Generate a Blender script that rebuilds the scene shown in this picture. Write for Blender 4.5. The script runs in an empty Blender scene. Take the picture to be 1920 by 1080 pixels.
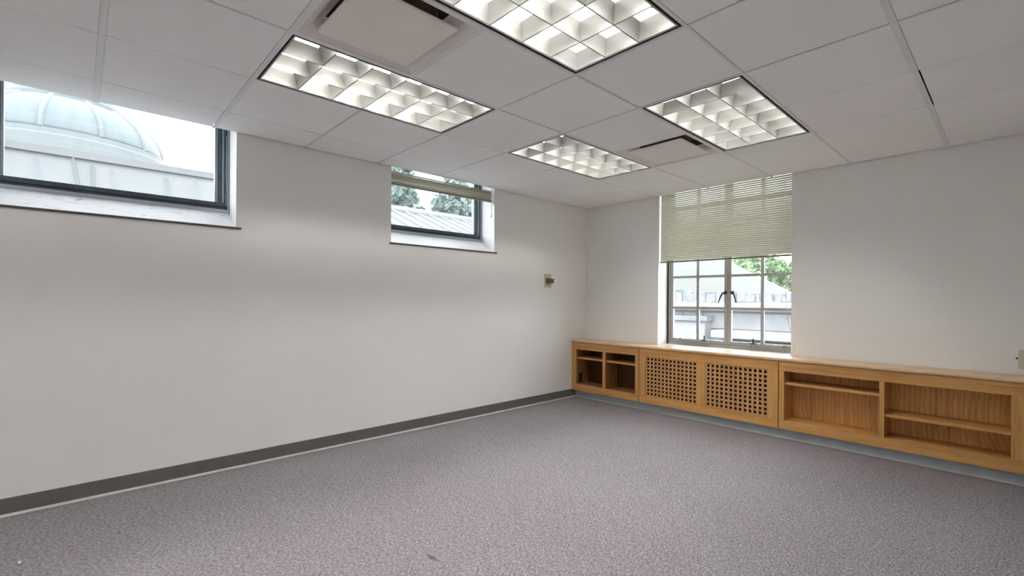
import bpy, bmesh, math, random
from mathutils import Vector, Matrix
random.seed(7)
PI = math.pi
scene = bpy.context.scene
COL = scene.collection

# ------------------------------------------------------------------ dimensions
ZC = 2.393                      # suspended ceiling
T = 0.6096                      # ceiling grid module
def GX(i): return 0.3845 + T * i
def GY(j): return -4.1304 + T * j
RX, RY = 4.05, -6.75            # room extents (x 0..RX, y RY..0)
ZTOP = 2.95

# ------------------------------------------------------------------ materials
def new_mat(name):
    m = bpy.data.materials.new(name); m.use_nodes = True
    nt = m.node_tree
    return m, nt, nt.nodes['Principled BSDF']
def N(nt, t, **kw):
    n = nt.nodes.new(t)
    for k, v in kw.items(): setattr(n, k, v)
    return n
def coords(nt, scale=(1, 1, 1), rot=(0, 0, 0), loc=(0, 0, 0), out='Object'):
    tc = N(nt, 'ShaderNodeTexCoord'); mp = N(nt, 'ShaderNodeMapping')
    mp.inputs['Scale'].default_value = scale; mp.inputs['Rotation'].default_value = rot; mp.inputs['Location'].default_value = loc
    nt.links.new(tc.outputs[out], mp.inputs['Vector'])
    return mp.outputs['Vector']
def ramp(nt, fac, stops):
    r = N(nt, 'ShaderNodeValToRGB'); nt.links.new(fac, r.inputs['Fac'])
    el = r.color_ramp.elements
    while len(el) > 1: el.remove(el[-1])
    el[0].position = stops[0][0]; el[0].color = (*stops[0][1], 1)
    for p, c in stops[1:]:
        e = el.new(p); e.color = (*c, 1)
    return r.outputs['Color']
def noise(nt, vec, scale, detail=4, rough=.55, dist=0):
    n = N(nt, 'ShaderNodeTexNoise'); nt.links.new(vec, n.inputs['Vector'])
    n.inputs['Scale'].default_value = scale; n.inputs['Detail'].default_value = detail
    n.inputs['Roughness'].default_value = rough; n.inputs['Distortion'].default_value = dist
    return n.outputs['Fac']
def bump(nt, b, fac, strength, dist=.005):
    n = N(nt, 'ShaderNodeBump'); n.inputs['Strength'].default_value = strength; n.inputs['Distance'].default_value = dist
    nt.links.new(fac, n.inputs['Height']); nt.links.new(n.outputs['Normal'], b.inputs['Normal'])
def mixc(nt, fac, a, b, mode='MIX'):
    m = N(nt, 'ShaderNodeMix', data_type='RGBA', blend_type=mode)
    for sock, v in ((m.inputs[0], fac), (m.inputs[6], a), (m.inputs[7], b)):
        if hasattr(v, 'is_linked'): nt.links.new(v, sock)
        elif isinstance(v, tuple): sock.default_value = (*v, 1)
        else: sock.default_value = v
    return m.outputs[2]
def plain(name, c, rough=.6, metal=0.0, spec=.5, var=.06, scale=9.0, bmp=0.0, bscale=60.0):
    """a paint / plastic / metal with slight procedural unevenness"""
    m, nt, b = new_mat(name)
    v = coords(nt)
    f = noise(nt, v, scale, 3)
    lo = tuple(x * (1 - var) for x in c); hi = tuple(min(1, x * (1 + var)) for x in c)
    nt.links.new(ramp(nt, f, [(.3, lo), (.7, hi)]), b.inputs['Base Color'])
    b.inputs['Roughness'].default_value = rough; b.inputs['Metallic'].default_value = metal
    b.inputs['Specular IOR Level'].default_value = spec
    if bmp: bump(nt, b, noise(nt, v, bscale, 4), bmp, .002)
    return m
def wood(name, axis, dark, light, scale=1.0, rings=0.0, rough=.42):
    m, nt, b = new_mat(name)
    s = [34, 34, 34]; s[axis] = 1.6
    v = coords(nt, tuple(x * scale for x in s), out='Object')
    f = noise(nt, v, 1.0, 6, .62, .4)
    s2 = [150, 150, 150]; s2[axis] = 5
    f2 = noise(nt, coords(nt, tuple(s2), loc=(3, 1, 2)), 1.0, 3, .6)
    c = ramp(nt, f, [(.25, dark), (.48, tuple((a * .35 + b_ * .65) for a, b_ in zip(dark, light))), (.72, light)])
    c2 = ramp(nt, f2, [(.32, (.66, .60, .55)), (.5, (1, 1, 1))])
    col = mixc(nt, .55, c, c2, 'MULTIPLY')
    if rings:
        w = N(nt, 'ShaderNodeTexWave', wave_type='RINGS', rings_direction='Y')
        vv = coords(nt, (3.0, 1.0, 1.5), loc=(-4.6, 0, -.5))
        nt.links.new(vv, w.inputs['Vector'])
        w.inputs['Scale'].default_value = 3.4; w.inputs['Distortion'].default_value = 5.5
        w.inputs['Detail'].default_value = 2.5; w.inputs['Detail Scale'].default_value = .9
        col = mixc(nt, rings, col, ramp(nt, w.outputs['Fac'], [(.15, (.62, .54, .46)), (.55, (1.05, 1.03, 1.0))]), 'MULTIPLY')
    nt.links.new(col, b.inputs['Base Color'])
    b.inputs['Roughness'].default_value = rough; b.inputs['Specular IOR Level'].default_value = .35
    bump(nt, b, f2, .08, .001)
    return m

M = {}
def wall_mat():
    m, nt, b = new_mat('wall_paint'); v = coords(nt)
    f = noise(nt, v, 1.3, 4); 
    nt.links.new(ramp(nt, f, [(.3, (.865, .858, .838)), (.7, (.895, .888, .870))]), b.inputs['Base Color'])
    b.inputs['Roughness'].default_value = .55; b.inputs['Specular IOR Level'].default_value = .3
    bump(nt, b, noise(nt, v, 140, 3), .05, .001)
    return m
M['wall'] = wall_mat()
M['tile'] = plain('ceiling_tile', (.90, .90, .90), .85, var=.02, scale=2, bmp=.06, bscale=220)
M['tee'] = plain('ceiling_tee', (.78, .79, .79), .5, var=.02)
M['void'] = plain('plenum_dark', (.05, .045, .04), .9)
def carpet_mat():
    m, nt, b = new_mat('carpet')
    v = coords(nt, (1, 1.0, 1))
    f = noise(nt, coords(nt, (1, .62, 1), rot=(0, 0, .5)), 125, 4, .75, .6)
    fine = noise(nt, v, 330, 2, .7)
    c = ramp(nt, f, [(.33, (0.112, 0.095, 0.103)), (.45, (0.237, 0.216, 0.234)), (.55, (0.326, 0.303, 0.329)), (.68, (0.558, 0.531, 0.571))])
    c = mixc(nt, .5, c, ramp(nt, fine, [(.3, (.62, .62, .62)), (.65, (1.15, 1.15, 1.15))]), 'MULTIPLY')
    big = noise(nt, v, 1.1, 3)
    c = mixc(nt, .35, c, ramp(nt, big, [(.35, (.86, .84, .83)), (.65, (1.06, 1.06, 1.07))]), 'MULTIPLY')
    # one small dark scuff on the pile
    sx = coords(nt, (14, 46, 1), loc=(-1.921 * 14, 3.585 * 46, 0))
    ln = N(nt, 'ShaderNodeVectorMath', operation='LENGTH'); nt.links.new(sx, ln.inputs[0])
    spot = ramp(nt, ln.outputs['Value'], [(.25, (.55, .53, .50)), (.8, (1, 1, 1))])
    c = mixc(nt, 1.0, c, spot, 'MULTIPLY')
    nt.links.new(c, b.inputs['Base Color'])
    b.inputs['Roughness'].default_value = .95; b.inputs['Specular IOR Level'].default_value = .1
    bump(nt, b, f, .5, .006)
    return m
M['carpet'] = carpet_mat()
OD, OL = (.42, .195, .055), (.68, .375, .130)
M['oak_x'] = wood('oak_along_length', 0, OD, OL)
M['oak_z'] = wood('oak_upright', 2, OD, OL)
M['oak_y'] = wood('oak_crosswise', 1, OD, OL)
M['oak_shade_deep'] = wood('oak_painted_shade_deep', 2, (0.059, 0.021, 0.007), (0.112, 0.042, 0.014))  # shade inside the corner cubby put into the oak colour
M['oak_shade'] = wood('oak_painted_shade', 2, (.20, .085, .028), (.34, .165, .060))  # lighter step of the painted-in cubby shade, for its inner panels
M['ply'] = wood('oak_plywood', 2, (0.561, 0.282, 0.084), (0.878, 0.504, 0.179), .8, .38)
M['lat'] = wood('oak_lattice', 2, (.40, .20, .075), (.66, .39, .18))
M['top'] = wood('oak_worktop', 0, (.58, .38, .21), (.84, .62, .40), rough=.28)
M['vinyl'] = plain('vinyl_base', (.14, .138, .13), .45, var=.08)
M['vinyl_highlight'] = plain('vinyl_toe_highlight', (.55, .54, .52), .45, var=.08)  # paler colour paints in the light caught along the toe
M['vinyl_grey'] = plain('vinyl_base_cool', (.45, .50, .53), .42, var=.08)
M['reveal'] = plain('white_reveal_paint', (.84, .85, .87), .5, var=.03)
def sill_mat():
    m, nt, b = new_mat('peeling_sill_paint'); v = coords(nt, (1, .35, 1))
    f = noise(nt, v, 26, 5, .7, 1.2)
    nt.links.new(ramp(nt, f, [(.60, (.82, .83, .86)), (.655, (.40, .39, .38)), (.69, (.62, .62, .63))]), b.inputs['Base Color'])
    b.inputs['Roughness'].default_value = .55
    bump(nt, b, f, .35, .004)
    return m
M['sill'] = sill_mat()
M['sill_clean'] = plain('sill_paint', (.82, .83, .86), .5, var=.04, scale=14)
M['ledge'] = plain('sun_bleached_ledge', (.62, .56, .50), .4, var=.12, scale=8)
M['sill_edge'] = plain('sill_edge_shadow_line', (.105, .095, .08), .7, var=.25, scale=30)  # dark lip colour paints the shadow line at the sill edge
M['subframe'] = plain('grey_subframe', (.52, .56, .60), .6)
M['alu_dark'] = plain('dark_blue_grey_aluminium', (.075, .108, .130), .35, spec=.5, var=.15, scale=20)  # blue-grey metal, lightened to include veiling flare around the panes
M['alu_light'] = plain('pale_aluminium', (.42, .49, .54), .35, var=.08)
M['steel_white'] = plain('off_white_steel_sash', (0.383, 0.376, 0.356), .45, var=.05)
M['black_iron'] = plain('black_iron', (.02, .021, .024), .4)
M['grey_iron'] = plain('worn_grey_metal', (.33, .32, .30), .45, metal=.3, var=.2, scale=40)
def glass_mat(name, veil, tint):
    m = bpy.data.materials.new(name); m.use_nodes = True; nt = m.node_tree
    nt.nodes.clear()
    out = N(nt, 'ShaderNodeOutputMaterial')
    tr = N(nt, 'ShaderNodeBsdfTransparent'); tr.inputs['Color'].default_value = (.97, .985, .985, 1)
    tl = N(nt, 'ShaderNodeBsdfTranslucent'); tl.inputs['Color'].default_value = (*tint, 1)
    gl = N(nt, 'ShaderNodeBsdfGlossy'); gl.inputs['Roughness'].default_value = .03
    m1 = N(nt, 'ShaderNodeMixShader'); m2 = N(nt, 'ShaderNodeMixShader')
    # translucent veil painting haze into the pane, slightly uneven
    f = noise(nt, coords(nt), 3.0, 3)
    mr = N(nt, 'ShaderNodeMapRange'); nt.links.new(f, mr.inputs['Value'])
    mr.inputs['To Min'].default_value = veil * .9; mr.inputs['To Max'].default_value = veil * 1.1
    nt.links.new(mr.outputs['Result'], m1.inputs[0]); nt.links.new(tr.outputs[0], m1.inputs[1]); nt.links.new(tl.outputs[0], m1.inputs[2])
    m2.inputs[0].default_value = .035
    nt.links.new(m1.outputs[0], m2.inputs[1]); nt.links.new(gl.outputs[0], m2.inputs[2]); nt.links.new(m2.outputs[0], out.inputs['Surface'])
    return m
M['glass_hazy'] = glass_mat('haze_veil_window_glass', .016, (.86, .93, .97))
M['glass_clear'] = glass_mat('window_glass', .015, (.95, .98, .97))
def slat_mat():
    m, nt, b = new_mat('cream_blind_slat')
    f = noise(nt, coords(nt, (1, 1, 30)), 3, 2)
    nt.links.new(ramp(nt, f, [(.3, (0.540, 0.526, 0.427)), (.7, (0.612, 0.594, 0.495))]), b.inputs['Base Color'])
    b.inputs['Roughness'].default_value = .4
    tl = N(nt, 'ShaderNodeBsdfTranslucent'); tl.inputs['Color'].default_value = (.70, .68, .55, 1)
    mx = N(nt, 'ShaderNodeMixShader'); mx.inputs[0].default_value = .085
    nt.links.new(b.outputs[0], mx.inputs[1]); nt.links.new(tl.outputs[0], mx.inputs[2])
    nt.links.new(mx.outputs[0], nt.nodes['Material Output'].inputs['Surface'])
    return m
M['slat'] = slat_mat()
M['blind_rail'] = plain('olive_blind_rail', (.26, .25, .185), .45)
M['blind_rail_light'] = plain('cream_blind_rail', (.66, .64, .55), .45)
M['cord'] = plain('white_cord', (.75, .74, .70), .7)
M['louver'] = plain('semi_specular_louver', (.27, .267, .253), .5, metal=.4, spec=.5, var=.01)
M['housing'] = plain('lamp_housing_enamel', (.20, .20, .185), .5, var=.01)
M['lamp_rim'] = plain('grey_lamp_rim', (.52, .52, .50), .45)
M['gap_black'] = plain('black_shadow_gap', (.008, .008, .007), .9)  # near-black colour in place of shade inside gaps, cutout and carcass
M['vent'] = plain('beige_diffuser_enamel', (.83, .80, .75), .5, var=.02)
M['vent_in'] = plain('shaded_brown_duct', (.20, .155, .10), .7, var=.2)  # shade of the recess put into the duct colour
M['ivory'] = plain('ivory_plastic', (.60, .56, .47), .4)
M['tan'] = plain('tan_plastic', (.42, .29, .17), .4)
M['brass'] = plain('dark_brass', (.16, .095, .03), .35, metal=.4, var=.25, scale=60)
M['cream'] = plain('pale_tip', (.72, .66, .55), .4)
def emit_mat(name, c, s):
    m = bpy.data.materials.new(name); m.use_nodes = True; nt = m.node_tree; nt.nodes.clear()
    e = N(nt, 'ShaderNodeEmission'); e.inputs['Color'].default_value = (*c, 1); e.inputs['Strength'].default_value = s
    o = N(nt, 'ShaderNodeOutputMaterial'); nt.links.new(e.outputs[0], o.inputs['Surface'])
    return m
M['tube'] = emit_mat('lit_fluorescent_tube', (1.0, .975, .94), 40.0)

# ------------------------------------------------------------------ mesh helpers
def box(bm, x0, x1, y0, y1, z0, z1):
    v = [bm.verts.new(p) for p in ((x0, y0, z0), (x1, y0, z0), (x1, y1, z0), (x0, y1, z0), (x0, y0, z1), (x1, y0, z1), (x1, y1, z1), (x0, y1, z1))]
    for f in ((3, 2, 1, 0), (4, 5, 6, 7), (0, 1, 5, 4), (1, 2, 6, 5), (2, 3, 7, 6), (3, 0, 4, 7)):
        bm.faces.new([v[i] for i in f])
def prism(bm, prof, axis, a, b):
    """extrude a closed 2D profile along an axis; prof in the two other axes, cyclic order"""
    def P(p, t):
        if axis == 0: return (t, p[0], p[1])
        if axis == 1: return (p[0], t, p[1])
        return (p[0], p[1], t)
    A = [bm.verts.new(P(p, a)) for p in prof]; B = [bm.verts.new(P(p, b)) for p in prof]
    n = len(prof)
    for i in range(n): bm.faces.new((A[i], A[(i + 1) % n], B[(i + 1) % n], B[i]))
    bm.faces.new(A[::-1]); bm.faces.new(B)
def tube(bm, pts, r, seg=8):
    pts = [Vector(p) for p in pts]; rings = []
    for i, p in enumerate(pts):
        d = (pts[min(i + 1, len(pts) - 1)] - pts[max(i - 1, 0)]).normalized()
        u = d.orthogonal().normalized() if abs(d.z) > .95 else d.cross(Vector((0, 0, 1))).normalized()
        w = d.cross(u).normalized(); rr = r[i] if isinstance(r, (list, tuple)) else r
        rings.append([bm.verts.new(p + rr * (math.cos(2 * PI * k / seg) * u + math.sin(2 * PI * k / seg) * w)) for k in range(seg)])
    for a, b in zip(rings, rings[1:]):
        for k in range(seg): bm.faces.new((a[k], a[(k + 1) % seg], b[(k + 1) % seg], b[k]))
    bm.faces.new(rings[0][::-1]); bm.faces.new(rings[-1])
def lathe(bm, prof, seg=48, cx=0, cy=0, cap=True):
    rings = [[bm.verts.new((cx + r * math.cos(2 * PI * k / seg), cy + r * math.sin(2 * PI * k / seg), z)) for k in range(seg)] for r, z in prof]
    for a, b in zip(rings, rings[1:]):
        for k in range(seg): bm.faces.new((a[k], a[(k + 1) % seg], b[(k + 1) % seg], b[k]))
    if cap: bm.faces.new(rings[0][::-1]); bm.faces.new(rings[-1])
def obj(name, bm, mat, parent=None, loc=None, bevel=0.0, smooth=False, seg=2):
    bmesh.ops.recalc_face_normals(bm, faces=bm.faces)
    me = bpy.data.meshes.new(name); bm.to_mesh(me); bm.free()
    if smooth:
        for p in me.polygons: p.use_smooth = True
    for m in (mat if isinstance(mat, (list, tuple)) else [mat]): me.materials.append(m)
    o = bpy.data.objects.new(name, me); COL.objects.link(o)
    if parent: o.parent = parent
    if loc: o.location = loc
    if bevel:
        bv = o.modifiers.new('edge', 'BEVEL'); bv.width = bevel; bv.segments = seg; bv.limit_method = 'ANGLE'
        bv.harden_normals = False
    return o
def B(*boxes):
    bm = bmesh.new()
    for b in boxes: box(bm, *b)
    return bm
def tag(o, label, cat, group=None, kind=None):
    o['label'] = label; o['category'] = cat
    if group: o['group'] = group
    if kind: o['kind'] = kind
    return o
def thing(name, label, cat, loc=(0, 0, 0), group=None, kind=None):
    o = bpy.data.objects.new(name, None); COL.objects.link(o); o.location = loc; o.empty_display_size = .1
    return tag(o, label, cat, group, kind)
def structure(name, bm, mat, label, cat, **kw):
    o = obj(name, bm, mat, **kw); return tag(o, label, cat, None, 'structure')
def dup(root, loc, label):
    r = root.copy(); COL.objects.link(r); r.location = loc; r['label'] = label
    for ch in list(root.children):
        c = ch.copy(); COL.objects.link(c); c.parent = r
        for g in list(ch.children):
            d = g.copy(); COL.objects.link(d); d.parent = c
    return r

# ------------------------------------------------------------------ room shell
structure('floor', B((0, RX, RY, 0, -.12, 0)), M['carpet'], 'mauve grey low pile carpet covering the whole floor', 'floor')

W1 = (-5.21, -3.985); W2 = (-2.777, -1.558); WZ0, WZ1 = 1.718, 2.62     # high windows in the left wall
W3 = (1.028, 2.384)                                                      # tall window in the back wall
LT = .40; BT = .36                                                       # wall thickness
structure('wall_left', B((-LT, 0, RY - .2, BT, -.12, WZ0), (-LT, 0, RY - .2, BT, WZ1, ZTOP),
          (-LT, 0, RY - .2, W1[0], WZ0, WZ1), (-LT, 0, W1[1], W2[0], WZ0, WZ1), (-LT, 0, W2[1], BT, WZ0, WZ1)),
          M['wall'], 'white painted wall with the two high windows', 'wall')
structure('wall_back', B((0, W3[0], 0, BT, -.12, ZTOP), (W3[1], RX + .2, 0, BT, -.12, ZTOP), (W3[0], W3[1], 0, BT, -.12, .70),
          (W3[0], W3[1], 0, BT, WZ1, ZTOP)), M['wall'], 'white painted wall behind the oak cabinets', 'wall')
structure('wall_right', B((RX, RX + .2, RY - .2, 0, -.12, ZTOP)), M['wall'], 'white painted wall beside the cabinet end', 'wall')
structure('wall_front', B((0, RX, RY - .2, RY, -.12, ZTOP)), M['wall'], 'white painted wall opposite the cabinets', 'wall')

# ceiling: tiles, with openings for four lamps, two added ones and two diffusers
holes = set()
LAMPS = [(1, 0), (3, 0), (1, 3), (3, 3), (1, -4), (3, -3)]  # last two are added behind the camera to brighten the near room
VENTS = [(2, 0), (2, 4)]
for (i, j) in LAMPS: holes |= {(i, j), (i, j + 1)}
holes |= set(VENTS)
bm = bmesh.new()
WIDE = .012; NARROW = .0028
wide_x = {5: WIDE}                                # grid lines running along y at GX(i)
wide_y = {-1: WIDE, 0: WIDE}                      # grid lines running along x at GY(j)
for i in (2, 3, 4): wide_x[i] = .007
for j in (1, 2, 3): wide_y[j] = .006
hx = lambda i: wide_x.get(i, NARROW)
hy = lambda j: wide_y.get(j, NARROW)
for i in range(-1, 7):
    for j in range(-6, 7):
        if (i, j) in holes: continue
        x0 = max(GX(i) + hx(i), .004); x1 = min(GX(i + 1) - hx(i + 1), RX - .004)
        y0 = max(GY(j) + hy(j), RY + .004); y1 = min(GY(j + 1) - hy(j + 1), -.012)
        if (i, j) == (5, 4): x0 += .006
        if i < 0: x0 = .012
        if x1 - x0 > .02 and y1 - y0 > .02: box(bm, x0, x1, y0, y1, ZC + random.uniform(0, .0012), ZC + .016)
ceiling = structure('ceiling', bm, M['tile'], 'suspended ceiling of white square tiles', 'ceiling', bevel=.0025)
bm = bmesh.new()
def free(i, j): return not ((i, j) in holes)
for i in range(0, 7):
    for j in range(-6, 7):
        y0 = max(GY(j), RY); y1 = min(GY(j + 1), 0)
        h = hx(i); zz = ZC - .0016 if h > .005 else ZC + .005
        hw = h + .0006 if h > .005 else .006
        box(bm, GX(i) - hw, GX(i) + hw, y0, y1, zz, zz + (.0014 if h > .005 else .004))
for j in range(-5, 7):
    for i in range(-1, 7):
        if any(i == a and j == b + 1 for a, b in LAMPS): continue
        x0 = max(GX(i), 0); x1 = min(GX(i + 1), RX)
        h = hy(j); zz = ZC - .0018 if h > .005 else ZC + .0052
        hw = h + .0006 if h > .005 else .006
        box(bm, x0, x1, GY(j) - hw, GY(j) + hw, zz, zz + (.0014 if h > .005 else .004))
for b in ((RX - .02, RX, RY, 0), (.02, RX - .02, RY, RY + .02), (0, .02, RY, W1[1])):
    box(bm, *b, ZC + .006, ZC + .011)
obj('ceiling_grid', bm, M['tee'], ceiling)
obj('shadow_gap', B((0, RX, -.02, 0, ZC + .006, ZC + .011), (0, .02, W1[1], W2[0], ZC + .006, ZC + .011), (0, .02, W2[1], -.02, ZC + .006, ZC + .011), (0, .02, W2[0], W2[1], ZC + .006, ZC + .011)), M['void'], ceiling)  # dark strip painted in for the shade along the wall joint
obj('plenum_slab', B((-LT, RX + .2, RY - .2, BT, ZTOP, ZTOP + .1)), M['void'], ceiling)

# vinyl base: left wall, and the recessed kick under the cabinets
def base_prof(t=.006, h=.102, toe=.013):
    return [(0, 0), (toe, 0), (toe, .004), (t + .002, .013), (t, .02), (t, h - .002), (t - .002, h), (0, h)]
def toe_prof(toe=.016): return [(.0065, .001), (toe, .001), (toe, .006), (.0066, .0165)]
bm = bmesh.new(); prism(bm, base_prof(), 1, RY, -.2)
bl = structure('baseboard_left', bm, M['vinyl'], 'dark grey vinyl base along the window wall', 'baseboard')
bm = bmesh.new(); prism(bm, toe_prof(), 1, RY, -.213); obj('toe_edge', bm, M['vinyl_highlight'], bl)
bm = bmesh.new(); prism(bm, [(-.2 - a, z) for a, z in base_prof(h=.0945)], 0, .0065, 3.84)
bb = structure('baseboard_back', bm, M['vinyl_grey'], 'cool grey vinyl kick strip under the oak cabinets', 'baseboard')
bm = bmesh.new(); prism(bm, [(-.2 - a, z) for a, z in toe_prof()], 0, .0165, 3.84); obj('toe_edge', bm, M['vinyl_highlight'], bb)
bm = bmesh.new(); prism(bm, [(RX - a, z) for a, z in base_prof()], 1, RY, 0)
structure('baseboard_right', bm, M['vinyl'], 'dark grey vinyl base along the plain wall', 'baseboard')
bm = bmesh.new(); prism(bm, [(RY + a, z) for a, z in base_prof()], 0, .02, RX - .02)
structure('baseboard_front', bm, M['vinyl'], 'dark grey vinyl base opposite the cabinets', 'baseboard')

# ------------------------------------------------------------------ high windows in the left wall
def high_window(name, y0, y1, label, sill_m):
    w = thing(name, label, 'window', (0, y0, WZ0), kind='structure')
    L = y1 - y0; H = WZ1 - WZ0
    D = .205; RISE = .128
    bm = bmesh.new(); prism(bm, [(.0, 0), (-D, RISE), (-LT, RISE), (-LT, .0)], 1, 0, L); obj('sill', bm, sill_m, w)
    obj('sill_lip', B((0, .012, -.01, L + .028, -.012, .002)), M['sill_edge'], w, bevel=.002)
    # reveal linings
    t = .004
    bm = B((-D, -.0005, 0, t, 0, H), (-D, -.0005, L - t, L, 0, H), (-D, -.0005, t, L - t, H - t, H)); obj('reveal', bm, M['reveal'], w)
    # grey masonry strip and dark outer frame
    z0 = RISE
    obj('sub_frame', B((-.26, -.2, t, L - t, z0, z0 + .022), (-.26, -.212, L - .012 - t, L - t, z0 + .022, H - t)), M['subframe'], w, bevel=.003)
    zb = z0 + .022
    a, b = t, L - .016
    bm = B((-.262, -.215, a, b, zb, zb + .014), (-.255, -.222, a, b, zb + .014, zb + .021), (-.268, -.215, a, b, zb + .021, zb + .052),
           (-.262, -.218, b - .020, b, zb + .05, H - t), (-.262, -.218, a, a + .020, zb + .05, H - t), (-.262, -.218, a + .02, b - .02, H - .045, H - t))
    obj('frame', bm, M['alu_dark'], w, bevel=.003)
    # pale slim track beside the sash, then the sash stile
    bm = B((-.25, -.225, b - .032, b - .020, zb + .05, H - .04), (-.25, -.225, a + .02, a + .032, zb + .05, H - .04))
    obj('track', bm, M['alu_light'], w, bevel=.002)
    bm = B((-.275, -.232, b - .054, b - .032, zb + .052, H - .04), (-.275, -.232, a + .032, a + .054, zb + .052, H - .04),
           (-.275, -.24, a + .054, b - .054, H - .07, H - .04))
    sash = obj('sash', bm, M['alu_dark'], w, bevel=.003)
    bm = B((-.285, -.243, b - .076, b - .054, zb + .05, H - .04), (-.285, -.243, a + .054, a + .07, zb + .05, H - .04))
    obj('glazing_bead', bm, M['alu_light'], sash, bevel=.003)
    obj('pane', B((-.270, -.266, a + .03, b - .06, zb + .03, H - .03)), M['glass_hazy'], w)
    return w
w1 = high_window('window_1', *W1, 'high wide window looking onto a dome, dark metal frame, peeling sill', M['sill'])
w2 = high_window('window_2', *W2, 'high window with a raised cream blind and dark metal frame', M['sill_clean'])
# thin white pull wire hanging on the right frame of the first window
bm = bmesh.new(); L1 = W1[1] - W1[0]
tube(bm, [(-.212, L1 - .024, .70), (-.208, L1 - .023, .60), (-.208, L1 - .025, .42), (-.207, L1 - .020, .27), (-.205, L1 - .027, .255), (-.207, L1 - .022, .18)], .003, 6)
obj('pull_wire', bm, M['alu_light'], w1, smooth=True)

# ------------------------------------------------------------------ tall casement window in the back wall
w3 = thing('window_3', 'tall white steel casement window above the oak worktop', 'window', (0, 0, .72), kind='structure')
def b3(*bx): return B(*[(x0, x1, y0, y1, z0 - .72, z1 - .72) for (x0, x1, y0, y1, z0, z1) in bx])
obj('reveal', b3((W3[0], W3[0] + .004, 0, .185, .72, WZ1), (W3[1] - .004, W3[1], 0.0, .20, .72, WZ1), (W3[0], W3[1], 0, .2, WZ1 - .004, WZ1)), M['reveal'], w3)
obj('shadow_gap', b3((W3[0], W3[0] + .022, .212, .26, .72, WZ1)), M['black_iron'], w3)  # black strip painted in for the shaded slot beside the frame
FX0, FX1 = W3[0] + .021, W3[1] - .002
ZB = 2.60
obj('frame', b3((FX0, FX0 + .018, .205, .27, .72, ZB), (FX1 - .016, FX1, .205, .27, .72, ZB), (FX0 + .018, FX1 - .016, .205, .27, ZB - .03, ZB),
        (FX0 + .018, FX1 - .016, .197, .27, .72, .752), (1.700, 1.740, .216, .262, .752, ZB - .03)), M['steel_white'], w3, bevel=.003)
ZM = [1.138, 1.485, 1.872, 2.262]
def leaf(x0, x1, mx):
    bm = b3((x0, x0 + .036, .208, .248, .754, ZB - .032), (x1 - .036, x1, .208, .248, .754, ZB - .032), (x0 + .036, x1 - .036, .208, .248, .754, .792),
            (x0 + .036, x1 - .036, .208, .248, ZB - .07, ZB - .032))
    s = obj('casement', bm, M['steel_white'], w3, bevel=.003)
    bars = [(mx - .015, mx + .015, .214, .242, .792, ZB - .07)]
    for z in ZM:
        h = .013 if z < 2.2 else .019
        bars += [(x0 + .036, mx - .015, .214, .242, z - h, z + h), (mx + .015, x1 - .036, .214, .242, z - h, z + h)]
    obj('glazing_bar', b3(*bars), M['steel_white'], s, bevel=.002)
    obj('pane', b3((x0 + .03, x1 - .03, .230, .233, .786, ZB - .066)), M['glass_clear'], s)
    return s
lfL = leaf(FX0 + .019, 1.7195, 1.392); lfR = leaf(1.7205, FX1 - .017, 2.058)
def handle(px, sgn, par):
    bm = bmesh.new()
    lathe(bm, [(.0, 0), (.019, 0), (.021, .004), (.017, .012), (.010, .016), (.009, .03), (.0, .03)], 16, cap=False)
    for v in bm.verts: v.co = Vector((px + v.co.x, .208 - v.co.z, 1.305 - .72 + v.co.y))
    bmesh.ops.remove_doubles(bm, verts=bm.verts, dist=1e-5)
    z = 1.305 - .72
    tube(bm, [(px, .184, z), (px + sgn * .018, .178, z - .008), (px + sgn * .030, .172, z - .035), (px + sgn * .044, .166, z - .075), (px + sgn * .052, .163, z - .105)], [.010, .010, .0085, .007, .0085], 8)
    tube(bm, [(px, .18, z), (px - sgn * .024, .18, z + .003)], [.007, .005], 8)
    return obj('handle', bm, M['black_iron'], par, smooth=True)
handle(1.694, -1, lfL); handle(1.772, 1, lfR)
def stay(x0, x1, pinx, par):
    z = .775 - .72
    bm = B((x0, x1, .172, .184, z - .006, z + .008), (x0 + .02, x1 + .03, .160, .168, z - .022, z - .012), (x0 - .004, x0 + .014, .165, .208, z - .016, z + .026),
           (x1 - .014, x1 + .004, .165, .208, z - .026, z + .02))
    s = obj('stay_arm', bm, M['grey_iron'], par, bevel=.0015)
    bm = bmesh.new()
    tube(bm, [(pinx, .185, z + .004), (pinx, .185, z + .03), (pinx + .002, .184, z + .064)], [.010, .006, .009], 8)
    box(bm, pinx - .026, pinx + .026, .178, .206, z + .006, z + .020)
    obj('peg', bm, M['black_iron'], s)
stay(1.212, 1.52, 1.480, lfL); stay(1.950, 2.255, 1.984, lfR)

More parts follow.
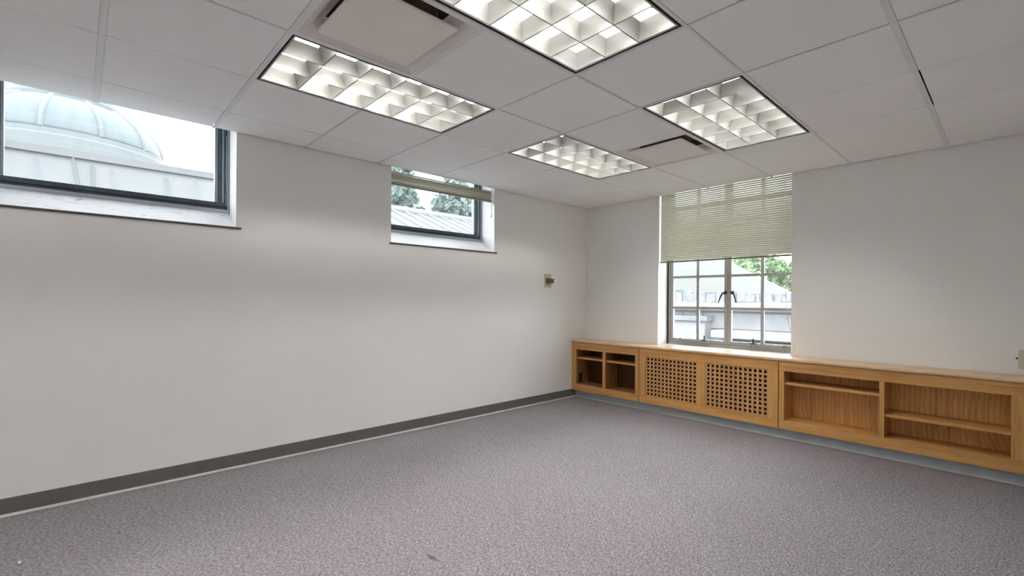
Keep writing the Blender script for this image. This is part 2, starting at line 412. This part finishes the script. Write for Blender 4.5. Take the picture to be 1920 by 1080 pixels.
# ------------------------------------------------------------------ oak cabinets under the window
YF = -.273                      # face
YB = -.004
def cab_thing(name, label, x0): return thing(name, label, 'cabinet', (x0, 0, .0955))
def cb(x0, *bx): return B(*[(a - x0, b - x0, c, d, e - .0955, f - .0955) for a, b, c, d, e, f in bx])
ZL, ZH = .0965, .6905
FT = .020                       # face frame thickness
def open_unit(name, label, x0, x1, bays, stile_z):
    """bays: (xa, xb, shelf_z, dark)"""
    t = cab_thing(name, label, x0)
    xs = [x0] + [v for b in bays for v in b[:2]] + [x1]
    bx = [(x0, x1, YF, YF + FT, ZL, .178), (x0, x1, YF, YF + FT, .605, ZH)]
    for k in range(0, len(xs), 2): bx.append((xs[k], xs[k + 1], YF, YF + FT, .178, .605))
    rails = cb(x0, *bx[:2]); obj('rail', rails, M['oak_x'], t, bevel=.0015)
    for b_ in bx[2:]: obj('stile', cb(x0, b_), M['oak_z'], t, bevel=.0015)
    yb = YF + FT + .0005
    inner = M['oak_shade'] if bays[0][3] else M['oak_z']; inner_x = M['oak_shade'] if bays[0][3] else M['oak_x']
    obj('bottom_panel', cb(x0, (x0 + .003, x1 - .003, yb, YB - .013, ZL + .03, .170)), inner_x, t)
    obj('top_panel', cb(x0, (x0 + .003, x1 - .003, yb, YB - .013, .626, .645)), M['oak_x'], t)
    dark = bays[0][3]
    obj('back_panel', cb(x0, (x0 + .003, x1 - .003, YB - .012, YB, ZL + .03, .645)), M['oak_shade_deep'] if dark else M['ply'], t)
    side = M['oak_shade_deep'] if dark else M['oak_z']
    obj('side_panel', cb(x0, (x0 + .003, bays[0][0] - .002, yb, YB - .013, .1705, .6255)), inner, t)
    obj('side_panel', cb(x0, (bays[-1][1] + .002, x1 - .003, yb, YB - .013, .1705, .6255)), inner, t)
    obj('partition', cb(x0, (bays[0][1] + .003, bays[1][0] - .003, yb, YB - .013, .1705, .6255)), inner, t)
    for (xa, xb, sz, dk) in bays:
        obj('shelf', cb(x0, (xa - .001, xb + .001, yb + .004, YB - .014, sz - .021, sz)), M['oak_x'], t, bevel=.001)
    return t
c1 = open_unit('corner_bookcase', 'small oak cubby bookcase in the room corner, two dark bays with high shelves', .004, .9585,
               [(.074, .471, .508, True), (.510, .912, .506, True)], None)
obj('socket_cutout', cb(.004, (.0695, .0735, -.212, -.150, .190, .305)), M['gap_black'], c1)
c3 = open_unit('low_bookcase', 'long oak bookcase with two wide open bays, one shelf high, one low', 2.3670, 3.838,
               [(2.408, 3.072, .507, False), (3.104, 3.769, .356, False)], None)
# grille unit
c2 = cab_thing('radiator_cover', 'oak radiator cover with two square lattice grilles below the tall window', .9655)
X0 = .9655
ga, gb = (1.041, 1.626), (1.703, 2.284)
obj('rail', cb(X0, (X0, 2.3600, YF, YF + FT, ZL, .176), (X0, 2.3600, YF, YF + FT, .607, ZH)), M['oak_x'], c2, bevel=.0015)
for a, b in ((X0, ga[0]), (ga[1], gb[0]), (gb[1], 2.3600)):
    obj('stile', cb(X0, (a, b, YF, YF + FT, .176, .607)), M['oak_z'], c2, bevel=.0015)
for (a, b) in (ga, gb):
    g = []
    n, mrow = 13, 10
    px = (b - a - .018) / n; pz = (.607 - .176 - .012) / mrow
    y0 = YF + .007
    bmv = bmesh.new(); bmh = bmesh.new()
    for k in range(n + 1):
        cx = a + .009 + px * k; box(bmv, max(a + .0005, cx - .0098) - X0, min(b - .0005, cx + .0098) - X0, y0, y0 + .006, .1765 - .0955, .6065 - .0955)
    for k in range(mrow + 1):
        cz = .176 + .006 + pz * k; box(bmh, a + .0005 - X0, b - .0005 - X0, y0 + .0062, y0 + .0125, max(.1765, cz - .0097) - .0955, min(.6065, cz + .0097) - .0955)
    lat = obj('lattice', bmv, M['lat'], c2, bevel=.001, seg=1); obj('lattice_crossbars', bmh, M['oak_x'], lat)
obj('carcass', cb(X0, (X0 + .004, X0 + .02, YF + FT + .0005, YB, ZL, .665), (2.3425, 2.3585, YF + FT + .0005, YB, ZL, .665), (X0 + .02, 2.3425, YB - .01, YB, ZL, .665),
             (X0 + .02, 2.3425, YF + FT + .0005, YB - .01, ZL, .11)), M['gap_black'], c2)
# toe-kick plinth behind the vinyl
tag(obj('plinth', B((.002, 3.836, -.1995, -.004, .0, .0945)), M['void']), 'dark recessed plinth carrying the row of oak cabinets', 'plinth')
# worktop: long board running into the window reveal, with slotted vents
bm = bmesh.new()
prism(bm, [(-.003, .693), (-.003, .720), (-.281, .720), (-.286, .717), (-.2885, .711), (-.2885, .704), (-.286, .697), (-.281, .693)], 0, .003, 3.862)
wt = tag(obj('worktop', bm, M['top'], bevel=.0008, seg=1), 'long oak worktop with a rounded front edge over the low cabinets', 'worktop')
obj('window_ledge', B((W3[0] + .006, W3[1] - .006, -.003, .196, .703, .7198)), M['ledge'], wt)
for (xa, xb) in ((1.26, 1.50), (1.55, 1.80), (1.85, 2.10), (2.13, 2.30)):
    bm = bmesh.new(); n = int((xb - xa) / .016)
    for r in range(3):
        for k in range(n): box(bm, xa + k * .016, xa + k * .016 + .006, -.165 + r * .052, -.165 + r * .052 + .040, .7195, .7206)
    obj('vent_slots', bm, M['grey_iron'], wt)

# ------------------------------------------------------------------ blinds
def slats_mesh(length, zs, tilt, w=.025, axis='x'):
    bm = bmesh.new()
    for z in zs:
        pts = []
        for k in range(4):
            s = (k / 3 - .5) * w; bulge = .0022 * (1 - (2 * k / 3 - 1) ** 2)
            # room edge low, window edge high
            pts.append((s * math.cos(tilt) - bulge * math.sin(tilt), z + s * math.sin(tilt) + bulge * math.cos(tilt)))
        A = [bm.verts.new((0, p[0], p[1])) for p in pts]; C_ = [bm.verts.new((length, p[0], p[1])) for p in pts]
        for k in range(3): bm.faces.new((A[k], A[k + 1], C_[k + 1], C_[k]))
    return bm
bl3 = thing('venetian_blind', 'lowered cream venetian blind covering the top of the tall window', 'blind', (1.040, .036, 1.640))
LB = 1.334
obj('bottom_rail', B((0, LB, -.013, .013, 0, .018)), M['blind_rail'], bl3, bevel=.004)
obj('slats', slats_mesh(LB - .006, [.034 + .0212 * k for k in range(37)], math.radians(66)), M['slat'], bl3, loc=(.003, 0, 0), smooth=True)
obj('head_rail', B((0, LB, -.018, .018, .825, .86)), M['blind_rail_light'], bl3)
bm = bmesh.new()
for x in (.09, LB / 2, LB - .21):
    bm = bmesh.new(); box(bm, x - .001, x + .001, -.0138, -.0128, .01, .83); obj('ladder_cord', bm, M['cord'], bl3)
bm = bmesh.new()
tube(bm, [(LB - .055, -.024, .82), (LB - .052, -.026, .2), (LB - .045, -.028, -.3), (LB - .030, -.032, -.55), (LB - .005, -.040, -.66), (LB + .020, -.047, -.76), (LB + .030, -.047, -.83), (LB + .022, -.046, -.885), (LB + .005, -.046, -.905)], .0022, 6)
obj('pull_cord', bm, M['cord'], bl3, smooth=True)
bl2 = thing('venetian_blind', 'cream venetian blind raised to a thin stack in the high window', 'blind', (-.050, W2[0] + .006, 2.2475))
bl2.rotation_euler = (.0075, 0, 0)
L2 = W2[1] - W2[0] - .016
obj('bottom_rail', B((-.0125, .0125, 0, L2, 0, .016)), M['blind_rail'], bl2, bevel=.003)
bm = slats_mesh(L2 - .006, [.020 + .0060 * k for k in range(18)], math.radians(33))
for v in bm.verts: v.co = Vector((-v.co.y, v.co.x, v.co.z + .003 * math.sin(v.co.x * 5 + v.co.z * 90)))
obj('slats', bm, M['slat'], bl2, loc=(0, .003, 0), smooth=True)
obj('head_rail', B((-.015, .015, 0, L2, .175, .20)), M['blind_rail_light'], bl2)
bm = bmesh.new()
for y in (.13, L2 / 2, L2 - .13):
    bm = bmesh.new(); box(bm, .0128, .0138, y - .001, y + .001, .01, .18); obj('ladder_cord', bm, M['cord'], bl2)
bm = bmesh.new(); tube(bm, [(.0, L2 + .004, .17), (.001, L2 + .004, 0), (.0, L2 + .004, -.13)], .0015, 5); tube(bm, [(0, L2 + .004, -.125), (0, L2 + .004, -.16)], [.003, .006], 8)
obj('pull_cord', bm, M['grey_iron'], bl2)

# ------------------------------------------------------------------ recessed fluorescent lamps with parabolic louvers
def troffer(i, j, label):
    t = thing('recessed_ceiling_light', label, 'ceiling light', (GX(i), GY(j), ZC), 'recessed louvered ceiling lights')
    W, L = T, 2 * T
    a = .004; g = .025; r = .0305
    def ring(x, y0, y1, z0, z1):
        return [(x, y0, x, L - x)]
    def frame(o, n, z0, z1):
        return B((o, n, o, L - o, z0, z1), (W - n, W - o, o, L - o, z0, z1), (n, W - n, o, n, z0, z1), (n, W - n, L - n, L - o, z0, z1))
    obj('flange', frame(a - .002, a + .006, -.0005, .012), M['tee'], t)
    obj('shadow_gap', frame(a + .006, g + .0005, .004, .012), M['gap_black'], t)
    obj('rim', frame(g, r, .001, .022), M['lamp_rim'], t, bevel=.001)
    # louver: 3 x 6 curved cells
    bm = bmesh.new(); nx, ny = 3, 6
    cw = (W - 2 * r) / nx; cl = (L - 2 * r) / ny
    e = .0028; steps = 7; depth = .066
    for p in range(nx):
        for q in range(ny):
            cx = r + cw * (p + .5); cy = r + cl * (q + .5)
            rings = []
            for s in range(steps + 1):
                k = s / steps
                hx_ = (cw / 2 - e) - (cw / 2 - e - .060) * k ** 1.9
                hy_ = (cl / 2 - e) - (cl / 2 - e - .060) * k ** 1.9
                z = .004 + depth * k
                rings.append([bm.verts.new((cx + sx * hx_, cy + sy * hy_, z)) for sx, sy in ((-1, -1), (1, -1), (1, 1), (-1, 1))])
            for A, B_ in zip(rings, rings[1:]):
                for k in range(4): bm.faces.new((A[k], A[(k + 1) % 4], B_[(k + 1) % 4], B_[k]))
            # flat blade bottom around the cell
            o = [bm.verts.new((cx + sx * cw / 2, cy + sy * cl / 2, .0035)) for sx, sy in ((-1, -1), (1, -1), (1, 1), (-1, 1))]
            for k in range(4): bm.faces.new((o[k], o[(k + 1) % 4], rings[0][(k + 1) % 4], rings[0][k]))
    lv = obj('louver', bm, M['louver'], t)
    # smooth only across the curve
    for pl in lv.data.polygons: pl.use_smooth = True
    try: lv.data.set_sharp_from_angle(angle=math.radians(35))
    except Exception: pass
    hz = .205
    obj('housing', B((r - .004, W - r + .004, r - .004, L - r + .004, hz, hz + .003), (r - .004, r - .001, r - .004, L - r + .004, .02, hz), (W - r + .001, W - r + .004, r - .004, L - r + .004, .02, hz),
                     (r, W - r, r - .004, r - .001, .02, hz), (r, W - r, L - r + .001, L - r + .004, .02, hz)), M['housing'], t)
    for p in range(nx):
        cx = r + cw * (p + .5)
        bm = bmesh.new(); tube(bm, [(cx, .075, .150), (cx, L - .075, .150)], .019, 12); tb = obj('fluorescent_tube', bm, M['tube'], t)
        for y in (.052, L - .052):
            obj('lamp_holder', B((cx - .02, cx + .02, y - .012, y + .012, .122, hz)), M['housing'], t, bevel=.003)
    return t
first = troffer(*LAMPS[0], 'louvered ceiling light nearest the high windows, beside the nearer air diffuser')
LL = ['louvered ceiling light cut by the top edge of the photo, between diffuser and plain tiles',
      'louvered ceiling light closest to the room corner, left of the far air diffuser',
      'louvered ceiling light right of the far air diffuser, facing the tall window',
      'added unseen louvered ceiling light behind the camera, closer to the window wall', 'added unseen louvered ceiling light above and behind the camera']
for (i, j), lb in zip(LAMPS[1:], LL): dup(first, (GX(i), GY(j), ZC), lb)

# ------------------------------------------------------------------ square plaque air diffusers
def diffuser(i, j, label):
    t = thing('air_diffuser', label, 'air vent', (GX(i), GY(j), ZC), 'square plaque air diffusers')
    a = .005; W = T
    def fr(o, n, z0, z1):
        return ((o, n, o, W - o, z0, z1), (W - n, W - o, o, W - o, z0, z1), (n, W - n, o, n, z0, z1), (n, W - n, W - n, W - o, z0, z1))
    bm = B(*fr(a - .002, .020, -.0005, .006))
    # sloping cone from the flange up to the duct
    rings = [[(o, o), (W - o, o), (W - o, W - o), (o, W - o)] for o in (.020, .060, .095, .11)]
    zs = [.003, .030, .062, .066]
    vr = [[bm.verts.new((x, y, z)) for x, y in r_] for r_, z in zip(rings, zs)]
    for A, B_ in zip(vr, vr[1:]):
        for k in range(4): bm.faces.new((A[k], A[(k + 1) % 4], B_[(k + 1) % 4], B_[k]))
    obj('surround', bm, M['vent'], t)
    obj('duct', B((.105, W - .105, .105, W - .105, .110, .114), (.105, .109, .105, W - .105, .066, .11), (W - .109, W - .105, .105, W - .105, .066, .11),
                  (.109, W - .109, .105, .109, .066, .11), (.109, W - .109, W - .109, W - .105, .066, .11)), M['vent_in'], t)
    m_ = .084
    obj('plaque', B((m_, W - m_, m_, W - m_, -.004, .008)), M['vent'], t, bevel=.003)
    for x in (.15, W - .15):
        for y in (.15, W - .15): obj('hanger', B((x - .004, x + .004, y - .004, y + .004, .008, .111)), M['vent_in'], t)
    return t
d1 = diffuser(*VENTS[0], 'square air diffuser between the two nearest louvered lights, close to the camera')
dup(d1, (GX(2), GY(4), ZC), 'square air diffuser between the two lights closest to the back wall')

# ------------------------------------------------------------------ wall devices
th = thing('thermostat', 'ivory wall plate with a brown brass thermostat beside the room corner', 'thermostat', (0, -.712, 1.36))
obj('plate', B((0, .008, -.070, .050, 0, .160)), M['ivory'], th, bevel=.004)
obj('inner_plate', B((.0085, .014, -.055, .038, .030, .118)), M['tan'], th, bevel=.003)
obj('body', B((.0145, .060, -.048, .036, .052, .103)), M['brass'], th, bevel=.007)
obj('lever', B((.052, .066, .0365, .050, .094, .108)), M['cream'], th, bevel=.002)
pl = thing('wall_plate', 'ivory plate on the wall above the far end of the worktop', 'wall plate', (3.840, 0, .760))
obj('plate', B((-.038, .038, -.022, -.0005, 0, .134)), M['ivory'], pl, bevel=.008)
bm = bmesh.new(); tube(bm, [(-.041, -.011, .074), (-.047, -.012, .073), (-.052, -.012, .073)], [.005, .007, .005], 8)
obj('knob', bm, M['black_iron'], pl)
bm = bmesh.new()
tube(bm, [(.700, -5.006, .005), (.712, -5.0, .007), (.722, -5.003, .005)], [.004, .007, .003], 7)
tag(obj('paper_scrap', bm, M['cord'], smooth=True), 'tiny white scrap lying on the carpet near the window wall', 'scrap')

# ------------------------------------------------------------------ outside
CAMP = Vector((3.788, -4.8115, 1.2198))
tag(obj('ground', B((-90, 60, -60, 110, -5.2, -5.0)), plain('outside_ground', (0.168, 0.176, 0.168), .9, var=.2, scale=.4)), 'pale ground far below the windows', 'ground', None, 'structure')

def roof_mat(name, a, b_):
    m, nt, b = new_mat(name)
    f = noise(nt, coords(nt, (.6, 2.5, .6)), 1.2, 5)
    nt.links.new(ramp(nt, f, [(.3, a), (.7, b_)]), b.inputs['Base Color']); b.inputs['Roughness'].default_value = .6
    return m
M['copper'] = roof_mat('pale_green_copper', (0.063, 0.078, 0.075), (0.083, 0.095, 0.090))
M['seam'] = roof_mat('copper_seam', (0.164, 0.196, 0.188), (0.196, 0.218, 0.212))
M['whitemetal'] = roof_mat('pale_sheet_metal', (0.093, 0.097, 0.101), (0.109, 0.112, 0.115))
M['dome'] = roof_mat('blue_white_dome_copper', (0.075, 0.099, 0.107), (0.099, 0.118, 0.125))
M['dome_band'] = roof_mat('pale_dome_band', (0.098, 0.113, 0.119), (0.114, 0.128, 0.133))
def stone_mat(name, a, b_, brick=True):
    m, nt, b = new_mat(name)
    f = noise(nt, coords(nt), 2.2, 6, .65)
    c = ramp(nt, f, [(.25, a), (.7, b_)])
    nt.links.new(c, b.inputs['Base Color']); b.inputs['Roughness'].default_value = .85
    return m
M['stone'] = stone_mat('pale_limestone', (0.233, 0.233, 0.245), (0.327, 0.327, 0.340))
M['stone_dark'] = stone_mat('weathered_limestone', (0.150, 0.154, 0.168), (0.246, 0.250, 0.264))
M['gutter'] = stone_mat('stained_gutter', (0.083, 0.090, 0.102), (0.210, 0.213, 0.226))

# green metal-roofed wing seen through the second and third window
rb = thing('metal_roofed_wing', 'stone wing with a pale green standing seam roof outside the windows', 'building', (-6, .5, -5.0))
SL = .41; EX, RXg = -6.0, -14.4; EZ = 1.57
def rz(x): return EZ + SL * (EX - x)
def lp(x, y, z): return (x + 6, y - .5, z + 5.0)
bm = bmesh.new()
Y0, YE, YR = .5, 29.0, 37.5
v = [bm.verts.new(lp(*p)) for p in ((EX, Y0, rz(EX)), (EX, YE, rz(EX)), (RXg, YR, rz(RXg)), (RXg, Y0, rz(RXg)), (EX - 16.8, Y0, EZ), (EX - 16.8, YE + 14, EZ))]
bm.faces.new((v[0], v[1], v[2], v[3])); bm.faces.new((v[3], v[2], v[5], v[4])); bm.faces.new((v[1], v[5], v[2])); bm.faces.new((v[0], v[3], v[4]))
y = Y0 + .1
while y < YR - .3:
    xs = EX if y < YE else EX - (y - YE) * (EX - RXg) / (YR - YE)
    p0 = lp(xs, y, rz(xs)); p1 = lp(RXg, y, rz(RXg)); h = .07
    q = [bm.verts.new((p0[0], p0[1] + a, p0[2] + c)) for a, c in ((-.05, -.01), (.05, -.01), (.05, h), (-.05, h))] + [bm.verts.new((p1[0], p1[1] + a, p1[2] + c)) for a, c in ((-.05, -.01), (.05, -.01), (.05, h), (-.05, h))]
    for f in ((0, 1, 5, 4), (1, 2, 6, 5), (2, 3, 7, 6), (3, 0, 4, 7), (0, 3, 2, 1), (4, 5, 6, 7)): bm.faces.new([q[i] for i in f]).material_index = 1
    y += .62
rf = obj('roof', bm, [M['copper'], M['seam']], rb)
bm = bmesh.new(); tube(bm, [lp(RXg, Y0, rz(RXg) + .05), lp(RXg, YR, rz(RXg) + .05)], .16, 8); tube(bm, [lp(EX, YE, EZ + .05), lp(RXg, YR, rz(RXg) + .05)], .12, 8)
obj('ridge_cap', bm, M['seam'], rf)
bm = bmesh.new(); y = Y0
while y < YE:                                   # lumpy eave gutter
    w_ = random.uniform(.35, .9); h = random.uniform(-.05, .10)
    p = lp(EX, y, 0); box(bm, p[0] - .05, p[0] + random.uniform(.22, .34), p[1], p[1] + w_ * .96, 5.0 + 1.17, 5.0 + EZ + h); y += w_
obj('gutter', bm, M['gutter'], rb)
obj('cornice', B((-.3, .55, 0, 28.5, 5.86, 6.14), (-.3, .35, 0, 28.5, 5.62, 5.86)), M['stone'], rb)
obj('wall', B((-16, -.02, 0, 28.5, 0, 5.9)), M['stone'], rb)

# stone parapet wall below the third window
sp = thing('stone_wall', 'weathered pale stone wall with ledges just below the green roof', 'wall', (0, 8, -5.0))
def sb(*bx): return B(*[(a, b, c - 8, d - 8, e + 5, f + 5) for a, b, c, d, e, f in bx])
obj('wall', sb((-4.2, 3, 8, 8.5, -5, .95)), M['stone_dark'], sp)
bm = bmesh.new(); x = -4.2
while x < 3:
    w_ = random.uniform(.55, .95); box(bm, x + .012, min(3, x + w_) - .012, -.05, -.001, 5.20 + .26, 5.90); x += w_
obj('panels', bm, M['stone'], sp, bevel=.02)
obj('cornice', sb((-4.4, 3.2, 7.45, 8.6, 1.05, 1.17), (-4.3, 3.1, 7.7, 8.5, .95, 1.05)), M['stone'], sp, bevel=.02)
obj('pier', sb((-4.0, -1.93, 7.6, 7.999, -5, .66)), M['stone'], sp, bevel=.02)
obj('pier_cap', sb((-4.1, -1.83, 7.5, 7.999, .66, .80)), M['stone_dark'], sp, bevel=.02)
obj('ledge', sb((-1.55, 3, 7.1, 7.95, .28, .46), ), M['stone'], sp, bevel=.02)
obj('ledge', sb((-1.6, 3, 6.6, 7.95, -.05, .19)), M['stone'], sp, bevel=.02)
obj('plinth', sb((-1.7, 3, 6.2, 7.95, -5, -.12)), M['stone'], sp, bevel=.02)

# pale mansard block in front of the dome, seen through the first window
mb = thing('mansard_block', 'low block with pale streaked sheet metal slope below the dome', 'building', (-6, -14, -5.0))
ZP = 3.33
bm = bmesh.new(); prism(bm, [(0, ZP + 5), (1.1, 5.9), (1.1, 5.6), (0, 5.6)], 1, 0, 14.2)
sl = obj('slope', bm, M['whitemetal'], mb)
bm = bmesh.new(); y = .2
while y < 14.0:
    k0 = random.uniform(.0, .05); dy = random.uniform(.02, .30); h = random.uniform(.02, .045)
    def sv(t, yy, hh): return (1.1 * t + hh, yy, ZP + 5 - (ZP - .9) * t + hh * .45)
    A = [bm.verts.new(sv(k0, y + c, hh)) for c, hh in ((-.03, 0), (.0, h), (.03, 0))]; C_ = [bm.verts.new(sv(.95, y + dy + c, hh)) for c, hh in ((-.05, 0), (0, h * 1.3), (.05, 0))]
    bm.faces.new((A[0], A[1], C_[1], C_[0])); bm.faces.new((A[1], A[2], C_[2], C_[1])); y += random.choice((.14, .22, .4, .7, .5))
obj('folds', bm, M['dome_band'], sl)
obj('coping', B((-.30, .05, 0, 14.2, ZP + 5, ZP + 5.07), (-.40, .02, 0, 14.2, ZP + 5.07, ZP + 5.11)), M['whitemetal'], mb)
obj('wall', B((-3, 1.08, 0, 14.2, 0, 5.6), (-3, 0, 0, 14.2, 5.6, ZP + 4.9)), M['stone'], mb)

# dome
S = 1.6
dc = (CAMP.x - S * 19.8, CAMP.y - S * .30)
dm = thing('dome', 'pale blue green ribbed copper dome with a flat crown outside the first window', 'dome', (dc[0], dc[1], -5.0))
R0 = 2.36 * S; zb = CAMP.z + S * 4.46 + 5.0
def dprof(k):                                   # k 0..1 from spring line to crown
    a = k * math.radians(57); return (R0 * math.cos(a) , zb + R0 * .63 * math.sin(a))
bm = bmesh.new(); lathe(bm, [dprof(k / 14) for k in range(15)] + [(.01, dprof(1)[1] + .05)], 72)
obj('shell', bm, M['dome'], dm, smooth=True)
bm = bmesh.new()
aim = math.atan2(CAMP.y - dc[1], CAMP.x - dc[0])
for q in range(12):
    th0 = aim + math.radians(15 + 30 * q) + .05
    vr = []
    for k in range(13):
        r_, z = dprof(k / 12); pts = []
        for off, hh in ((-.10, .0), (-.06, .09), (.06, .09), (.10, .0)):
            pts.append(bm.verts.new(((r_ + hh) * math.cos(th0) - off * math.sin(th0), (r_ + hh) * math.sin(th0) + off * math.cos(th0), z + hh * .4)))
        vr.append(pts)
    for A, C_ in zip(vr, vr[1:]):
        for k in range(3): bm.faces.new((A[k], A[k + 1], C_[k + 1], C_[k]))
obj('ribs', bm, M['dome_band'], dm, smooth=True)
rt, zt = dprof(1)
bm = bmesh.new(); lathe(bm, [(rt * .96, zt - .25), (rt * 1.06, zt - .12), (rt * 1.06, zt + .12), (rt * .98, zt + .22), (rt * .95, zt + .42), (.02, zt + .5)], 40)
obj('crown', bm, M['dome'], dm)
bm = bmesh.new(); lathe(bm, [(R0 * 1.07, 0), (R0 * 1.07, zb - .95), (R0 * 1.11, zb - .88), (R0 * 1.11, zb - .62), (R0 * 1.06, zb - .55), (R0 * 1.06, zb - .3), (R0 * 1.045, zb - .22), (R0 * 1.045, zb - .02), (R0 * .99, zb + .04)], 72)
obj('drum', bm, M['dome_band'], dm)

# trees
def leaf_mat(name, a, b_):
    m, nt, b = new_mat(name)
    f = noise(nt, coords(nt), 1.4, 4)
    nt.links.new(ramp(nt, f, [(.3, a), (.7, b_)]), b.inputs['Base Color']); b.inputs['Roughness'].default_value = .6
    tl = N(nt, 'ShaderNodeBsdfTranslucent'); tl.inputs['Color'].default_value = (*b_, 1)
    mx = N(nt, 'ShaderNodeMixShader'); mx.inputs[0].default_value = .3
    nt.links.new(b.outputs[0], mx.inputs[1]); nt.links.new(tl.outputs[0], mx.inputs[2]); nt.links.new(mx.outputs[0], nt.nodes['Material Output'].inputs['Surface'])
    return m
M['leaf_green'] = leaf_mat('green_leaves', (0.103, 0.182, 0.078), (0.255, 0.352, 0.182))
M['leaf_light'] = leaf_mat('yellow_green_leaves', (0.195, 0.254, 0.107), (0.321, 0.370, 0.205))
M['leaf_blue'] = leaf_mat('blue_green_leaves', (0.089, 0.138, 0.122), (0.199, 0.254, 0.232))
M['bark'] = plain('bark', (.10, .08, .06), .9, var=.3)
def tree(name, label, x, y, h, r, mat, n, size, group, seed, low=.25):
    rnd = random.Random(seed)
    t = thing(name, label, 'tree', (x, y, -5.0), group)
    bm = bmesh.new(); tube(bm, [(0, 0, 0), (.1, .05, h * .4), (0, .1, h * .85)], [r * .09, r * .07, r * .02], 8)
    for a in range(5):
        an = a * 1.3; tube(bm, [(.05, .05, h * (.35 + .08 * a)), (r * .6 * math.cos(an), r * .6 * math.sin(an), h * (.5 + .08 * a))], [r * .035, r * .01], 6)
    obj('trunk', bm, M['bark'], t)
    bm = bmesh.new(); blobs = []
    for k in range(46):
        u = rnd.random() ** .5; an = rnd.random() * 2 * PI; z = h * (low + (1 - low) * rnd.random())
        prof = math.sin(PI * min(1, max(.0, (z / h - low + .10) / (1.12 - low)))) ** .6
        blobs.append((u * r * prof * math.cos(an), u * r * prof * math.sin(an), z, r * rnd.uniform(.24, .42)))
    for k in range(n):
        bx_, by_, bz_, br = rnd.choice(blobs)
        d = Vector((rnd.gauss(0, 1), rnd.gauss(0, 1), rnd.gauss(0, 1))).normalized() * br * rnd.uniform(.6, 1.05)
        c = Vector((bx_, by_, bz_)) + d; s = size * rnd.uniform(.6, 1.3)
        nrm = (d.normalized() + Vector((rnd.uniform(-.7, .7), rnd.uniform(-.7, .7), rnd.uniform(-.3, .9)))).normalized()
        u_ = nrm.orthogonal().normalized(); u_.rotate(Matrix.Rotation(rnd.uniform(0, 6.3), 3, nrm)); w_ = nrm.cross(u_)
        vs = [bm.verts.new(c + s * (p * u_ + q * w_)) for p, q in ((-1, 0), (-.2, -.45), (1, 0), (-.2, .45))]
        bm.faces.new(vs)
    obj('foliage', bm, mat, t)
    return t
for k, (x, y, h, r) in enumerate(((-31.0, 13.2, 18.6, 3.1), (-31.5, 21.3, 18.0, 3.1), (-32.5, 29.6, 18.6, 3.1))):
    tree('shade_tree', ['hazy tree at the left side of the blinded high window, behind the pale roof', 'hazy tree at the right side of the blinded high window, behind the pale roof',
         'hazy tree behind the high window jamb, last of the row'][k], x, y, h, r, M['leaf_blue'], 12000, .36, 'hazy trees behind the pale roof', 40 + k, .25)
for k, (x, y, h, r, mt, lb) in enumerate(((-18.5, 54.0, 15.0, 5.2, 'leaf_green', 'large dense green tree behind the green roof hip'),
                                  (-10.6, 51.5, 12.0, 2.6, 'leaf_light', 'yellow green tree at the low end of the green roof'),
                                  (-4.0, 53.0, 12.5, 3.4, 'leaf_green', 'dark green tree behind the window edge, farthest along'),
                                  (-30.5, 55.0, 18.0, 5.6, 'leaf_green', 'distant green tree hidden mostly by the lowered blind'))):
    tree('leafy_tree', lb, x, y, h, r, M[mt], 8500, .46, 'green trees beyond the stone wing', 60 + k, .2)

# ------------------------------------------------------------------ light
w = bpy.data.worlds.new('overcast_sky'); scene.world = w; w.use_nodes = True
nt = w.node_tree; bg = nt.nodes['Background']
bg.inputs['Color'].default_value = (.93, .97, 1.0, 1); bg.inputs['Strength'].default_value = 4.4
def portal(name, loc, rot, sx, sy):
    l = bpy.data.lights.new(name, 'AREA'); l.shape = 'RECTANGLE'; l.size = sx; l.size_y = sy; l.cycles.is_portal = True
    o = bpy.data.objects.new(name, l); COL.objects.link(o); o.location = loc; o.rotation_euler = rot
portal('window_daylight', (-.30, sum(W1) / 2, 2.2), (0, -PI / 2, 0), .8, 1.22)
portal('window_daylight', (-.30, sum(W2) / 2, 2.2), (0, -PI / 2, 0), .8, 1.22)
portal('window_daylight', (sum(W3) / 2, .30, 1.66), (-PI / 2, 0, 0), 1.34, 1.88)

# ------------------------------------------------------------------ camera
cam = bpy.data.cameras.new('camera'); co = bpy.data.objects.new('camera', cam); COL.objects.link(co)
cam.sensor_width = 36; cam.lens = 876.7085 / 1920 * 36; cam.shift_y = (561.1038 - 540) / 1920; cam.clip_start = .02; cam.clip_end = 400
yaw, roll = -.823, .007
F = Vector((math.sin(yaw), math.cos(yaw), 0)); R_ = Vector((math.cos(yaw), -math.sin(yaw), 0)); U = Vector((0, 0, 1))
R2 = R_ * math.cos(roll) + U * math.sin(roll); U2 = U * math.cos(roll) - R_ * math.sin(roll)
mw = Matrix.Identity(4)
for k, vec in enumerate((R2, U2, -F)):
    for r_ in range(3): mw[r_][k] = vec[r_]
mw.translation = CAMP
co.matrix_world = mw
scene.camera = co

scene.cycles.max_bounces = 12; scene.cycles.diffuse_bounces = 6; scene.cycles.glossy_bounces = 4
scene.cycles.transparent_max_bounces = 16; scene.cycles.use_denoising = True
scene.cycles.sample_clamp_indirect = 20.0; scene.cycles.caustics_reflective = True; scene.cycles.caustics_refractive = False
vs = scene.view_settings
scene.display_settings.display_device = 'sRGB'
vs.view_transform = 'Standard'; vs.look = 'None'; vs.exposure = 0.86; vs.gamma = 1.0; vs.use_curve_mapping = False
